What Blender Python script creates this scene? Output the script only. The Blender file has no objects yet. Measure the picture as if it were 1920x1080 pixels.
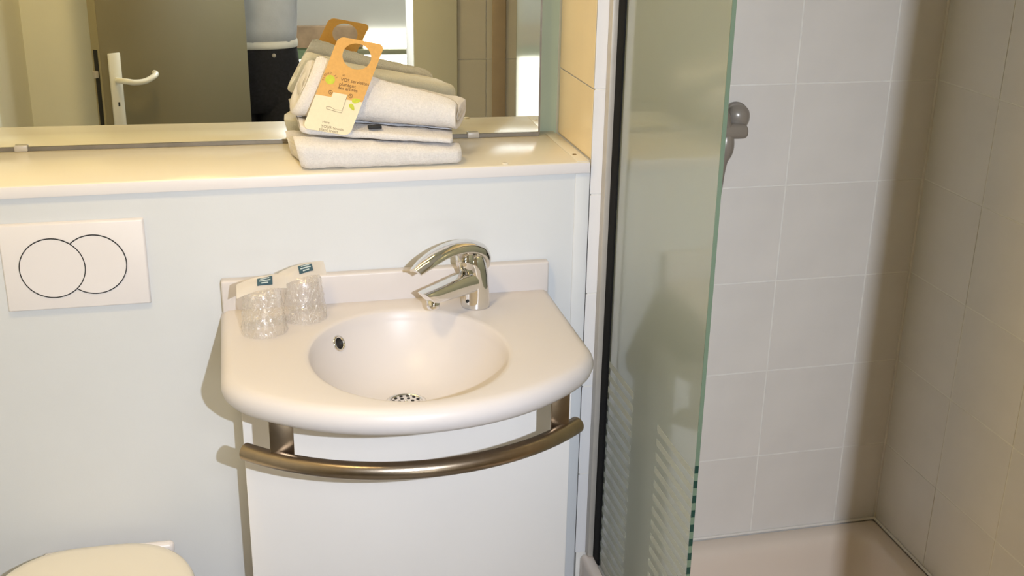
import bpy, bmesh, math, random
from mathutils import Vector, Matrix, noise
from mathutils.bvhtree import BVHTree
PI = math.pi
S = bpy.context.scene
COL = S.collection

# ------------------------------------------------------------------ camera
F_PX, YAW, PITCH, ROLL = 2179.575, 0.23503, 0.35701, 0.0174
CAM = Vector((-0.05298, -2.0304, 1.64332))
def cam_axes():
    fwd = Vector((math.sin(YAW), math.cos(YAW), 0)); rgt = Vector((math.cos(YAW), -math.sin(YAW), 0)); up = Vector((0, 0, 1))
    f = fwd*math.cos(PITCH)-up*math.sin(PITCH); u = up*math.cos(PITCH)+fwd*math.sin(PITCH)
    r = rgt*math.cos(ROLL)+u*math.sin(ROLL); u2 = u*math.cos(ROLL)-rgt*math.sin(ROLL)
    return r, u2, f
CR, CU, CF = cam_axes()
cd = bpy.data.cameras.new('photo_camera'); cd.sensor_width = 36; cd.lens = F_PX*36/1920; cd.clip_start = .02
co = bpy.data.objects.new('photo_camera', cd); COL.objects.link(co)
m = Matrix((CR, CU, -CF)).transposed().to_4x4(); m.translation = CAM
co.matrix_world = m
S.camera = co
def ray(x, y): return CF+CR*((x-960)/F_PX)-CU*((y-540)/F_PX)
def on_plane(x, y, p, n):
    d = ray(x, y); return CAM+d*((Vector(p)-CAM).dot(n)/d.dot(n))
def on_y(x, y, Y): return on_plane(x, y, (0, Y, 0), Vector((0, 1, 0)))
def on_z(x, y, Z): return on_plane(x, y, (0, 0, Z), Vector((0, 0, 1)))

# ------------------------------------------------------------------ world, lights, exposure
w = bpy.data.worlds.new('world'); S.world = w; w.use_nodes = True
w.node_tree.nodes['Background'].inputs[0].default_value = (.9, .92, 1, 1)
w.node_tree.nodes['Background'].inputs[1].default_value = .05
S.view_settings.view_transform = 'Standard'; S.view_settings.look = 'None'; S.view_settings.gamma = 1
S.view_settings.use_curve_mapping = False
S.view_settings.exposure = 0.14
FLASH_W, FLASH_POS, FLASH_COL = 13.2, Vector((.15, -2.02, 1.643)), (.78, .86, 1)
MIRROR_LAMP_W, CEIL_LAMP_W, BED_FILL_W = 1.35, 8.5, 14
WARM = (1, .73, .34)
def area(name, loc, aim, power, col, sx, sy, parent=None):
    l = bpy.data.lights.new(name, 'AREA'); l.shape = 'RECTANGLE'; l.size = sx; l.size_y = sy; l.energy = power; l.color = col
    o = bpy.data.objects.new(name, l); COL.objects.link(o)
    o.rotation_euler = (Vector(aim)-Vector(loc)).to_track_quat('-Z', 'Y').to_euler(); o.location = loc
    return o
area('flash_light', FLASH_POS, (.42, 0, .60), FLASH_W, FLASH_COL, .016, .012).data.spread = math.radians(125)

# ------------------------------------------------------------------ materials
MAT = {}
def principled(name, col, rough=.5, metal=0, spec=.5, coat=0, trans=0, ior=1.45, emit=None, estr=0):
    mt = bpy.data.materials.new(name); mt.use_nodes = True; b = mt.node_tree.nodes['Principled BSDF']
    b.inputs['Base Color'].default_value = (*col, 1); b.inputs['Roughness'].default_value = rough; b.inputs['Metallic'].default_value = metal
    b.inputs['Specular IOR Level'].default_value = spec; b.inputs['Coat Weight'].default_value = coat
    b.inputs['Transmission Weight'].default_value = trans; b.inputs['IOR'].default_value = ior
    if emit: b.inputs['Emission Color'].default_value = (*emit, 1); b.inputs['Emission Strength'].default_value = estr
    MAT[name] = mt
    return mt, b
def add_noise(name, scale=30, amt=.06, bump=0, bscale=200, detail=4, dist=.002, coords='Object'):
    mt = MAT[name]; nt = mt.node_tree; b = nt.nodes['Principled BSDF']; N = nt.nodes.new
    tc = N('ShaderNodeTexCoord')
    if amt:
        nz = N('ShaderNodeTexNoise'); nz.inputs['Scale'].default_value = scale; nz.inputs['Detail'].default_value = detail
        nt.links.new(tc.outputs[coords], nz.inputs['Vector'])
        c = b.inputs['Base Color'].default_value[:3]
        rp = N('ShaderNodeValToRGB'); rp.color_ramp.elements[0].position = .3; rp.color_ramp.elements[1].position = .7
        rp.color_ramp.elements[0].color = (*[v*(1-amt) for v in c], 1); rp.color_ramp.elements[1].color = (*[min(1, v*(1+amt)) for v in c], 1)
        nt.links.new(nz.outputs['Fac'], rp.inputs[0]); nt.links.new(rp.outputs[0], b.inputs['Base Color'])
    if bump:
        n2 = N('ShaderNodeTexNoise'); n2.inputs['Scale'].default_value = bscale; n2.inputs['Detail'].default_value = 3
        nt.links.new(tc.outputs[coords], n2.inputs['Vector'])
        bp = N('ShaderNodeBump'); bp.inputs['Strength'].default_value = bump; bp.inputs['Distance'].default_value = dist
        nt.links.new(n2.outputs['Fac'], bp.inputs['Height']); nt.links.new(bp.outputs[0], b.inputs['Normal'])
principled('wall_paint', (.67, .68, .685), .55); add_noise('wall_paint', 6, .015, .04, 300)
principled('panel_white', (.84, .805, .775), .38); add_noise('panel_white', 5, .012, .03, 400)
principled('room_paint', (.84, .82, .68), .6); add_noise('room_paint', 5, .03, .05, 200)
principled('niche_paint', (.36, .40, .27), .5); add_noise('niche_paint', 8, .03)
principled('tile', (.78, .735, .68), .28, coat=.2); add_noise('tile', 9, .03, .06, 60)
principled('tile_white', (.80, .78, .77), .35, coat=.2); add_noise('tile_white', 9, .02, .06, 60)
principled('tile_warm_lit', (.86, .70, .44), .3, coat=.2); add_noise('tile_warm_lit', 9, .03)  # reveal tiles, with the warm lamp light put into their colour
principled('grout', (.86, .825, .76), .8); add_noise('grout', 40, .05)
principled('silicone', (.78, .73, .66), .5); add_noise('silicone', 30, .04)
principled('laminate', (.78, .72, .60), .2); add_noise('laminate', 4, .02)
principled('ceramic', (.65, .605, .585), .38); add_noise('ceramic', 3, .012)
principled('tray_white', (.78, .66, .55), .3, coat=.3); add_noise('tray_white', 4, .02)
principled('plastic_white', (.80, .755, .74), .3); add_noise('plastic_white', 8, .01)
principled('plastic_cream', (.80, .74, .62), .25, coat=.3); add_noise('plastic_cream', 4, .015)
principled('black_gap', (.012, .012, .012), .6); add_noise('black_gap', 20, .1)
principled('chrome', (.78, .77, .75), .07, 1); add_noise('chrome', 10, .02)
principled('steel', (.36, .29, .22), .28, 1); add_noise('steel', 60, .06, .05, 500)
principled('alu', (.50, .46, .40), .4, .15); add_noise('alu', 30, .05)
principled('channel', (.20, .18, .15), .45, .6); add_noise('channel', 30, .1)
principled('rubber', (.008, .008, .008), .7, spec=.15); add_noise('rubber', 30, .1)
principled('mirror', (.86, .87, .79), .008, 1); add_noise('mirror', 2, .004)
principled('door_olive', (.215, .185, .105), .5); add_noise('door_olive', 5, .03)
principled('door_edge', (.36, .31, .18), .5); add_noise('door_edge', 6, .04)
principled('frame_cream', (.60, .58, .45), .45); add_noise('frame_cream', 6, .03)
principled('handle_cream', (.80, .78, .68), .25, coat=.5); add_noise('handle_cream', 6, .02)
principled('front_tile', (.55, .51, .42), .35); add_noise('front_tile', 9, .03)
principled('brown_strip', (.38, .29, .19), .5); add_noise('brown_strip', 20, .05)
principled('terry', (.95, .91, .885), .95, spec=.1); add_noise('terry', 300, .05, .9, 700, dist=.004)
principled('orange_card', (.66, .36, .09), .5); add_noise('orange_card', 200, .05)
principled('cream_card', (.78, .68, .47), .5); add_noise('cream_card', 200, .02)
principled('brown_print', (.12, .055, .02), .7); add_noise('brown_print', 50, .1)
principled('grey_print', (.24, .19, .11), .7); add_noise('grey_print', 50, .1)
principled('green_print', (.52, .56, .04), .6); add_noise('green_print', 150, .12)
principled('paper', (.86, .80, .68), .5); add_noise('paper', 60, .03)
principled('label_blue', (.035, .09, .13), .5); add_noise('label_blue', 60, .1)
principled('label_text', (.55, .63, .65), .6); add_noise('label_text', 60, .05)
principled('grey_plastic', (.30, .265, .225), .3, .2); add_noise('grey_plastic', 20, .05)
principled('floor_vinyl', (.28, .26, .23), .5); add_noise('floor_vinyl', 40, .15)
principled('denim', (.012, .012, .016), .85); add_noise('denim', 90, .4, .3, 500)
principled('shirt', (.52, .54, .58), .85); add_noise('shirt', 12, .08, .2, 200)
principled('belt_white', (.78, .76, .70), .6); add_noise('belt_white', 20, .05)
principled('skin', (.62, .42, .32), .5); add_noise('skin', 25, .06)
principled('hair', (.06, .04, .03), .6); add_noise('hair', 80, .3)
principled('eye_white', (.8, .8, .78), .3); add_noise('eye_white', 20, .02)
principled('black_plastic', (.02, .02, .022), .35); add_noise('black_plastic', 50, .1)
principled('bed_wall', (.80, .81, .80), .7); add_noise('bed_wall', 5, .02)
principled('wood', (.60, .42, .27), .45); add_noise('wood', 14, .2)
principled('bed_green', (.30, .42, .25), .7); add_noise('bed_green', 20, .08)
principled('rail_green', (.38, .38, .25), .5); add_noise('rail_green', 20, .06)
principled('glow', (.9, .9, .85), .5, emit=(1, .98, .90), estr=5.0); add_noise('glow', 3, .01)
principled('lamp_diffuser', (.9, .85, .7), .5, emit=WARM, estr=3.0); add_noise('lamp_diffuser', 3, .01)
principled('linen', (.75, .76, .78), .9); add_noise('linen', 30, .04)
principled('frosted_glass', (.63, .68, .565), .42, trans=.75, ior=1.45, coat=1); add_noise('frosted_glass', 2, .02)
MAT['frosted_glass'].node_tree.nodes['Principled BSDF'].inputs['Coat Roughness'].default_value = .085
principled('pane_edge', (.17, .235, .16), .2, coat=.5); add_noise('pane_edge', 5, .06)
principled('pane_edge_dark', (.02, .06, .045), .2); add_noise('pane_edge_dark', 5, .1)
principled('stripe', (.62, .64, .55), .5); add_noise('stripe', 5, .02)
MAT['stripe'].node_tree.nodes['Principled BSDF'].inputs['Alpha'].default_value = .4
def cellophane(name, glossy, haze, bump, rough, crease=0):
    mt = bpy.data.materials.new(name); mt.use_nodes = True; nt = mt.node_tree; nt.nodes.clear(); N = nt.nodes.new
    tc = N('ShaderNodeTexCoord'); nz = N('ShaderNodeTexNoise'); nz.inputs['Scale'].default_value = 110; nz.inputs['Detail'].default_value = 3
    nt.links.new(tc.outputs['Object'], nz.inputs['Vector'])
    bp = N('ShaderNodeBump'); bp.inputs['Strength'].default_value = bump; bp.inputs['Distance'].default_value = .006; nt.links.new(nz.outputs['Fac'], bp.inputs['Height'])
    gl = N('ShaderNodeBsdfGlossy'); gl.inputs['Roughness'].default_value = rough; gl.inputs['Color'].default_value = (1, .98, .95, 1); nt.links.new(bp.outputs[0], gl.inputs['Normal'])
    tr = N('ShaderNodeBsdfTransparent'); tr.inputs['Color'].default_value = (.995, .99, .985, 1)
    mx = N('ShaderNodeMixShader'); mx.inputs[0].default_value = glossy
    nt.links.new(tr.outputs[0], mx.inputs[1]); nt.links.new(gl.outputs[0], mx.inputs[2])
    df = N('ShaderNodeBsdfTranslucent'); df.inputs['Color'].default_value = (.9, .87, .84, 1)
    d2 = N('ShaderNodeBsdfDiffuse'); d2.inputs['Color'].default_value = (.9, .87, .84, 1); m3 = N('ShaderNodeMixShader'); m3.inputs[0].default_value = .5
    nt.links.new(df.outputs[0], m3.inputs[1]); nt.links.new(d2.outputs[0], m3.inputs[2])
    m2 = N('ShaderNodeMixShader'); m2.inputs[0].default_value = haze
    if crease:
        mp = N('ShaderNodeMapping'); mp.inputs['Scale'].default_value = (1, 1, .45); nt.links.new(tc.outputs['Object'], mp.inputs['Vector'])
        rn = N('ShaderNodeTexNoise'); rn.inputs['Scale'].default_value = 130; rn.inputs['Detail'].default_value = 2; rn.inputs['Distortion'].default_value = .6
        nt.links.new(mp.outputs[0], rn.inputs['Vector'])
        ab = N('ShaderNodeMath'); ab.operation = 'SUBTRACT'; ab.inputs[1].default_value = .5; nt.links.new(rn.outputs['Fac'], ab.inputs[0])
        a2 = N('ShaderNodeMath'); a2.operation = 'ABSOLUTE'; nt.links.new(ab.outputs[0], a2.inputs[0])
        rp = N('ShaderNodeMapRange'); rp.inputs['From Min'].default_value = .0; rp.inputs['From Max'].default_value = .022; rp.inputs['To Min'].default_value = crease; rp.inputs['To Max'].default_value = haze
        nt.links.new(a2.outputs[0], rp.inputs['Value']); nt.links.new(rp.outputs[0], m2.inputs[0])
    nt.links.new(mx.outputs[0], m2.inputs[1]); nt.links.new(m3.outputs[0], m2.inputs[2])
    o = N('ShaderNodeOutputMaterial'); nt.links.new(m2.outputs[0], o.inputs[0]); MAT[name] = mt
cellophane('cellophane', .12, .10, .8, .10, .8)
cellophane('tumbler_glass', .09, .04, .05, .05)
cellophane('paper_film', .06, .55, .3, .2)

# ------------------------------------------------------------------ helpers
def tag(o, label, cat, group=None, kind=None):
    o['label'] = label; o['category'] = cat
    if group: o['group'] = group
    if kind: o['kind'] = kind
    return o
def thing(name, loc, label, cat, group=None, kind=None):
    o = bpy.data.objects.new(name, None); COL.objects.link(o); o.location = loc; o.empty_display_size = .05
    return tag(o, label, cat, group, kind)
def link(name, me, mat, parent=None, smooth=False):
    me.materials.append(MAT[mat])
    if smooth:
        for p in me.polygons: p.use_smooth = True
    o = bpy.data.objects.new(name, me); COL.objects.link(o)
    if parent:
        o.parent = parent
        if parent.type == 'EMPTY': o.matrix_parent_inverse = Matrix.Translation(-Vector(parent.location))
    return o
def from_bm(name, bm, mat, parent=None, smooth=False):
    bmesh.ops.recalc_face_normals(bm, faces=bm.faces)
    me = bpy.data.meshes.new(name); bm.to_mesh(me); bm.free()
    return link(name, me, mat, parent, smooth)
def sharpen(o, ang=35):
    o.data.set_sharp_from_angle(angle=math.radians(ang))
    return o
def mesh(name, v, f, mat, parent=None, smooth=False):
    bm = bmesh.new(); vs = [bm.verts.new(p) for p in v]; bm.verts.ensure_lookup_table()
    for q in f:
        try: bm.faces.new([vs[i] for i in q])
        except ValueError: pass
    return from_bm(name, bm, mat, parent, smooth)
def bbox(bm, x0, x1, y0, y1, z0, z1, bev=0, seg=2):
    r = bmesh.ops.create_cube(bm, size=1)
    for v in r['verts']: v.co = Vector((x0 if v.co.x < 0 else x1, y0 if v.co.y < 0 else y1, z0 if v.co.z < 0 else z1))
    if bev:
        es = {e for v in r['verts'] for e in v.link_edges}
        bmesh.ops.bevel(bm, geom=list(es), offset=bev, segments=seg, profile=.5, affect='EDGES')
def box(name, x0, x1, y0, y1, z0, z1, mat, parent=None, bev=0, seg=2):
    bm = bmesh.new(); bbox(bm, x0, x1, y0, y1, z0, z1, bev, seg)
    o = from_bm(name, bm, mat, parent, bev > 0)
    return sharpen(o, 50) if bev else o
def rings_mesh(name, rings, mat, parent=None, closed=True, cap0=True, cap1=True, smooth=True):
    n = len(rings[0]); v = [p for r in rings for p in r]; f = []
    for i in range(len(rings)-1):
        for j in range(n if closed else n-1):
            a = i*n+j; b = i*n+(j+1) % n; f.append((a, b, b+n, a+n))
    if cap0: f.append(tuple(range(n))[::-1])
    if cap1: f.append(tuple(range((len(rings)-1)*n, len(rings)*n)))
    return mesh(name, v, f, mat, parent, smooth)
def lathe(name, prof, c, mat, parent=None, n=40, axis=None, cap0=True, cap1=True):
    q = Vector((0, 0, 1)).rotation_difference(Vector(axis)) if axis else None
    rings = []
    for r, z in prof:
        ring = []
        for k in range(n):
            a = 2*PI*k/n; p = Vector((r*math.cos(a), r*math.sin(a), z))
            if q: p = q @ p
            ring.append(p+Vector(c))
        rings.append(ring)
    return rings_mesh(name, rings, mat, parent, True, cap0, cap1)
def frame_rings(path, sec, up=Vector((0, 0, 1))):
    """rings along a path; sec(i) gives 2-D points (side, up)"""
    out = []
    for i, p in enumerate(path):
        t = (path[min(i+1, len(path)-1)]-path[max(i-1, 0)]).normalized()
        s = t.cross(up)
        s = s.normalized() if s.length > 1e-4 else Vector((1, 0, 0))
        u = s.cross(t)
        out.append([p+s*a+u*b for a, b in sec(i)])
    return out
def superell(a, b, n=24, e=2.0):
    pts = []
    for k in range(n):
        t = 2*PI*k/n; c, s = math.cos(t), math.sin(t)
        pts.append((a*math.copysign(abs(c)**(2/e), c), b*math.copysign(abs(s)**(2/e), s)))
    return pts
def tube(name, path, rad, mat, parent=None, n=20, up=Vector((0, 0, 1))):
    path = [Vector(p) for p in path]
    rad = rad if isinstance(rad, (list, tuple)) else [rad]*len(path)
    return sharpen(rings_mesh(name, frame_rings(path, lambda i: superell(rad[i], rad[i], n), up), mat, parent), 45)
def spline(pts, n):
    pts = [Vector(p) for p in pts]; out = []
    for i in range(len(pts)-1):
        p0, p1, p2, p3 = pts[max(i-1, 0)], pts[i], pts[i+1], pts[min(i+2, len(pts)-1)]
        for k in range(n):
            t = k/n
            out.append(.5*((2*p1)+(-p0+p2)*t+(2*p0-5*p1+4*p2-p3)*t*t+(-p0+3*p1-3*p2+p3)*t**3))
    return out+[pts[-1]]
def extrude_poly(name, pts, d, mat, parent=None):
    """pts: 3-D outline, d: extrusion vector"""
    n = len(pts); d = Vector(d); v = [Vector(p) for p in pts]+[Vector(p)+d for p in pts]
    f = [tuple(range(n))[::-1], tuple(range(n, 2*n))]+[(i, (i+1) % n, (i+1) % n+n, i+n) for i in range(n)]
    return mesh(name, v, f, mat, parent)
def lerp(a, b, t_): return a+(b-a)*t_
TILES = {}
def tile_mesh(wd, h, mat):
    k = (round(wd, 3), round(h, 3), mat)
    if k not in TILES:
        b, t, g = .0004, .0006, .0014
        x0, x1, z0, z1 = g, wd-g, g, h-g
        v = [(x0, t, z0), (x1, t, z0), (x1, t, z1), (x0, t, z1), (x0, b, z0), (x1, b, z0), (x1, b, z1), (x0, b, z1),
             (x0+b, 0, z0+b), (x1-b, 0, z0+b), (x1-b, 0, z1-b), (x0+b, 0, z1-b)]
        f = [(0, 1, 5, 4), (1, 2, 6, 5), (2, 3, 7, 6), (3, 0, 4, 7), (4, 5, 9, 8), (5, 6, 10, 9), (6, 7, 11, 10), (7, 4, 8, 11), (8, 9, 10, 11)]
        me = bpy.data.meshes.new('tile'); me.from_pydata(v, [], f); me.materials.append(MAT[mat]); TILES[k] = me
    return TILES[k]
def tiling(parent, origin, rotz, us, zs, mat='tile'):
    R3 = Matrix.Rotation(rotz, 3, 'Z'); rnd = random.Random(len(us)*7+3)
    for a, b in zip(us, us[1:]):
        for z0, z1 in zip(zs, zs[1:]):
            o = bpy.data.objects.new('tile', tile_mesh(b-a, z1-z0, mat)); COL.objects.link(o); o.parent = parent
            p = Vector(origin)+R3 @ Vector((a, rnd.uniform(-.0002, .0002), 0)); o.location = (p.x, p.y, z0); o.rotation_euler = (rnd.uniform(-.001, .001), 0, rotz+rnd.uniform(-.001, .001))

# ------------------------------------------------------------------ structure
XL, XC, XR, YB, YM, CEIL = -.83, .580, 1.285, 0.0, .262, 2.35     # left wall, pier edge, shower corner, shower back wall, niche wall
ZJ = 1.2426                                                       # a horizontal tile joint
YJ, XJ, YD = -1.48, .44, -1.87                                    # shower front wall, its end, doorway wall
SHELF_Z = 1.1085
def st(name, o_label, cat, *b, mat='wall_paint', **k):
    return tag(box(name, *b, mat, **k), o_label, cat, kind='structure')
def zrows(z0, z1):
    zs = [z0]; z = ZJ-.2*math.ceil((ZJ-z0)/.2)
    while z < z1-.02:
        if z > z0+.02: zs.append(z)
        z += .2
    return zs+[z1]
TRAY_Z = .252
wb = st('wall_back', 'pale tiled wall behind the shower screen', 'wall', XC+.004, XR+.12, YB+.0007, .30, 0, CEIL, mat='grout')
xv = .983
tiling(wb, (0, 0, 0), 0, [.606, xv-.2, xv, xv+.2, XR], zrows(TRAY_Z, CEIL))
tiling(wb, (0, -.0006, 0), 0, [XC, .606], zrows(TRAY_Z, CEIL), 'tile_white')
tiling(wb, (XC+.0005, .232, 0), -PI/2, [0, .232], zrows(SHELF_Z+.001, CEIL), 'tile_warm_lit')
wr = st('wall_right', 'shaded tiled side wall of the shower', 'wall', XR+.0007, XR+.12, YJ, YB+.003, 0, CEIL, mat='grout')
tiling(wr, (XR, 0, 0), -PI/2, [0, .2, .4, .6, .8, 1.0, 1.2, 1.4, 1.48], zrows(TRAY_Z, CEIL))
wf = st('wall_front', 'tiled end wall of the shower facing the mirror', 'wall', XJ+.004, XR+.12, YD, YJ-.003, 0, CEIL, mat='grout')
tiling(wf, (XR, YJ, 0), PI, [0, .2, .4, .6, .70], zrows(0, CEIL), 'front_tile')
st('wall_niche', 'grey green painted wall behind the mirror', 'wall', XL, XC+.004, YM, .30, 0, CEIL, mat='niche_paint')
st('wall_center', 'white boxed out wall under the shelf carrying the basin', 'wall', XL, XC, 0, YM, 0, SHELF_Z-.0225)
st('wall_left', 'beige painted wall beside the toilet', 'wall', XL-.1, XL, YD-.1, .30, 0, CEIL, mat='room_paint')
HINGE = Vector((-.133, -1.85, 0)); LATCH = Vector((-.567, -1.38, 0))
st('wall_doorway', 'beige painted wall beside the open door', 'wall', XL, -.62, YD-.1, -1.55, 0, CEIL, mat='room_paint')
st('wall_lintel', 'beige wall above the doorway', 'wall', -.62, XJ+.004, YD-.1, YD, 2.08, CEIL, mat='room_paint')
st('wall_jamb', 'beige wall piece behind the hinge of the open door', 'wall', -.62, HINGE.x-.03, YD-.1, YD, 0, 2.08, mat='room_paint')
st('floor', 'dark speckled bathroom floor', 'floor', XL-.1, XR+.12, YD, .30, -.05, 0, mat='floor_vinyl')
st('ceiling', 'white bathroom ceiling', 'ceiling', XL-.1, XR+.12, YD-.1, .30, CEIL, CEIL+.05)
st('trim_1', 'slim white filler strip between boxed wall and tiled pier', 'trim', .551, .5795, -.003, .0, 0, SHELF_Z-.0225, mat='wall_paint', bev=.0015)
st('trim_2', 'wide pale door frame board next to the tiles', 'trim', XJ-.004, .585, YJ-.02, YJ+.012, 0, 2.1, mat='frame_cream', bev=.004)
st('end_wall_strip', 'narrow brown vertical strip on the tiled end wall', 'trim', .705, .752, YJ, YJ+.01, 0, CEIL, mat='brown_strip', bev=.003)  # narrow upright strip, browner than the tiles beside it
st('trim_4', 'pale silicone joint where the shower walls meet', 'trim', XR-.004, XR+.002, -.004, .002, TRAY_Z, CEIL, mat='silicone', bev=.0015)

# bedroom beyond the doorway
BY, BX0, BX1 = -4.25, -1.6, 2.2
st('floor_bedroom', 'grey bedroom floor beyond the doorway', 'floor', BX0, BX1, BY, YD, -.05, 0, mat='floor_vinyl')
st('ceiling_bedroom', 'white bedroom ceiling', 'ceiling', BX0, BX1, BY, YD-.1, 2.5, 2.55, mat='bed_wall')
st('wall_bedroom', 'white bedroom wall behind the headboard', 'wall', BX0, BX1, BY-.1, BY, 0, 2.5, mat='bed_wall')
st('wall_bedroom_left', 'white bedroom side wall', 'wall', BX0-.1, BX0, BY, YD, 0, 2.5, mat='bed_wall')
st('wall_bedroom_right', 'white bedroom side wall opposite', 'wall', BX1, BX1+.1, BY, YD, 0, 2.5, mat='bed_wall')

# ------------------------------------------------------------------ shelf and mirror
sh = thing('shelf', (-.1, .12, SHELF_Z-.022), 'glossy cream laminate shelf running under the mirror', 'shelf')
box('board', XL, XC-.0025, -.007, .256, SHELF_Z-.022, SHELF_Z, 'laminate', sh, .0025)
box('edge_band', XL, XC-.0025, -.0085, -.007, SHELF_Z-.021, SHELF_Z-.0015, 'plastic_white', sh, .0005)
box('end_strip', .553, XC-.003, -.004, .228, SHELF_Z, SHELF_Z+.0012, 'laminate', sh, .0004)
for x, y, r, mt in ((.417, .004, .006, 'plastic_cream'), (.562, .047, .0045, 'steel')):
    lathe('screw_cap', [(r, 0), (r, .0012), (r*.8, .002), (r*.3, .0022)], (x, y, SHELF_Z), mt, sh, 20)
NM = Vector((-.029, -.999, .018)).normalized(); M0 = Vector((.03, .233, 1.114))
mr = thing('mirror', (.0, .24, SHELF_Z+.001), 'large wall mirror standing on the cream shelf', 'mirror')
def mpt(x, z, d=0):
    y = M0.y-(NM.x*(x-M0.x)+NM.z*(z-M0.z))/NM.y
    return Vector((x, y+d, z))
MX0, MX1, MZ0, MZ1 = XL+.01, .535, SHELF_Z+.006, 2.05
v = [mpt(MX0, MZ0), mpt(MX1, MZ0), mpt(MX1, MZ1), mpt(MX0, MZ1)]
extrude_poly('glass', v, (0, .004, 0), 'mirror', mr)
v = [mpt(MX0, SHELF_Z+.0004, -.004), mpt(MX1, SHELF_Z+.0004, -.004), mpt(MX1, SHELF_Z+.0075, -.004), mpt(MX0, SHELF_Z+.0075, -.004)]
extrude_poly('bottom_channel', v, (0, .0035, 0), 'channel', mr)
v = [mpt(MX1-.0005, MZ0, -.0005), mpt(MX1+.003, MZ0, -.0005), mpt(MX1+.003, MZ1, -.0005), mpt(MX1-.0005, MZ1, -.0005)]
extrude_poly('edge_strip', v, (0, .006, 0), 'channel', mr)
for x in (-.455, .40):
    c = mpt(x, SHELF_Z, -.008)
    box('clip', c.x-.012, c.x+.012, c.y, c.y+.006, SHELF_Z, SHELF_Z+.012, 'alu', mr, .002)

# lamp above the mirror (out of frame) and ceiling lamp
LX, LY = -.22, .05
lm = thing('mirror_lamp', (LX, YM, 2.0), 'long warm strip lamp on an arm above the mirror', 'lamp')
box('wall_bracket', LX-.10, LX+.10, LY, YM, 2.105, 2.135, 'plastic_white', lm, .004)
box('housing', LX-.42, LX+.42, LY-.06, LY+.06, 2.08, 2.104, 'plastic_white', lm, .005)
box('diffuser', LX-.41, LX+.41, LY-.055, LY+.055, 2.06, 2.079, 'lamp_diffuser', lm, .004)
area('mirror_lamp_light', (LX, LY, 2.055), (LX, LY-.02, 1), MIRROR_LAMP_W, WARM, .8, .1)
CX, CY = -.25, -.78
cl = thing('ceiling_lamp', (CX, CY, CEIL), 'round warm ceiling lamp over the bathroom floor', 'lamp')
lathe('base', [(.13, -.02), (.135, 0)], (CX, CY, CEIL), 'plastic_white', cl)
lathe('diffuser', [(.01, -.062), (.06, -.058), (.1, -.045), (.125, -.02)], (CX, CY, CEIL), 'lamp_diffuser', cl)
area('ceiling_lamp_light', (CX, CY, CEIL-.07), (CX, CY, 0), CEIL_LAMP_W, WARM, .2, .2)

# ------------------------------------------------------------------ shower
def shower_tray():
    t = thing('shower_tray', (.94, -.45, 0), 'cream shower tray with a raised rounded rim', 'shower tray')
    x0, x1, y0, y1 = .592, XR-.002, -1.0, -.002
    def rrect(ins, rad, z, n=10):
        a0, a1, b0, b1 = x0+ins, x1-ins, y0+ins, y1-ins; out = []
        for cx, cy, s in ((a1-rad, b1-rad, 0), (a0+rad, b1-rad, 1), (a0+rad, b0+rad, 2), (a1-rad, b0+rad, 3)):
            for k in range(n+1):
                t_ = PI/2*(s+k/n); out.append(Vector((cx+rad*math.cos(t_), cy+rad*math.sin(t_), z)))
        return out
    prof = [(.004, .004, 0), (0, .004, .01), (0, .004, TRAY_Z-.012), (.003, .006, TRAY_Z-.003), (.008, .01, TRAY_Z), (.034, .035, TRAY_Z-.001), (.043, .045, TRAY_Z-.005), (.05, .052, TRAY_Z-.016), (.056, .06, TRAY_Z-.04), (.07, .075, TRAY_Z-.12), (.085, .09, TRAY_Z-.142), (.11, .1, TRAY_Z-.15), (.25, .05, TRAY_Z-.155)]
    rings_mesh('tray_body', [rrect(i, r, z) for i, r, z in prof], 'tray_white', t)
    lathe('drain_cover', [(.045, 0), (.045, .004), (.035, .006), (.004, .006)], (.94, -.5, TRAY_Z-.155), 'chrome', t)
    tube('silicone_bead', [(.63, -.0025, TRAY_Z+.001), (XR-.004, -.0025, TRAY_Z+.001)], .0035, 'silicone', t, 10)
    tube('silicone_bead', [(XR-.0025, -.003, TRAY_Z+.001), (XR-.0025, -.99, TRAY_Z+.001)], .0035, 'silicone', t, 10)
shower_tray()
def screen():
    gx = .617; y0, y1, z0, z1 = -.507, -.006, TRAY_Z+.004, 1.98
    t = thing('shower_screen', (gx, -.25, z0), 'frosted greenish glass shower screen with striped foot', 'shower screen')
    pane = box('glass_pane', gx, gx+.006, y0+.001, y1, z0, z1, 'frosted_glass', t)
    # polished free edge, broken into dark and light bands at the striped foot
    box('pane_edge', gx-.0003, gx+.0063, y0, y0+.0012, .735, z1, 'pane_edge', pane)
    z = .735; k = 0
    while z > z0+.014:
        box('edge_band', gx-.0003, gx+.0063, y0, y0+.0012, z-.0135, z, 'pane_edge' if k % 2 else 'pane_edge_dark', pane); z -= .0135; k += 1
    z = .722
    while z > z0+.02:
        for a, b in ((-.060, -.205), (-.335, -.505)):
            box('frosted_stripe', gx-.0006, gx-.0001, b, a, z-.0125, z, 'stripe', pane)
        z -= .027
    box('wall_profile', gx-.014, gx-.0008, -.022, -.0005, z0-.002, z1+.005, 'alu', t, .001)
    box('rubber_seal', gx-.0035, gx+.009, -.058, -.0222, z0-.002, z1, 'rubber', t, .001)
    box('threshold_rail', gx-.004, gx+.010, y0, -.0585, TRAY_Z+.0005, z0-.0002, 'alu', t, .0008)
screen()
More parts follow.
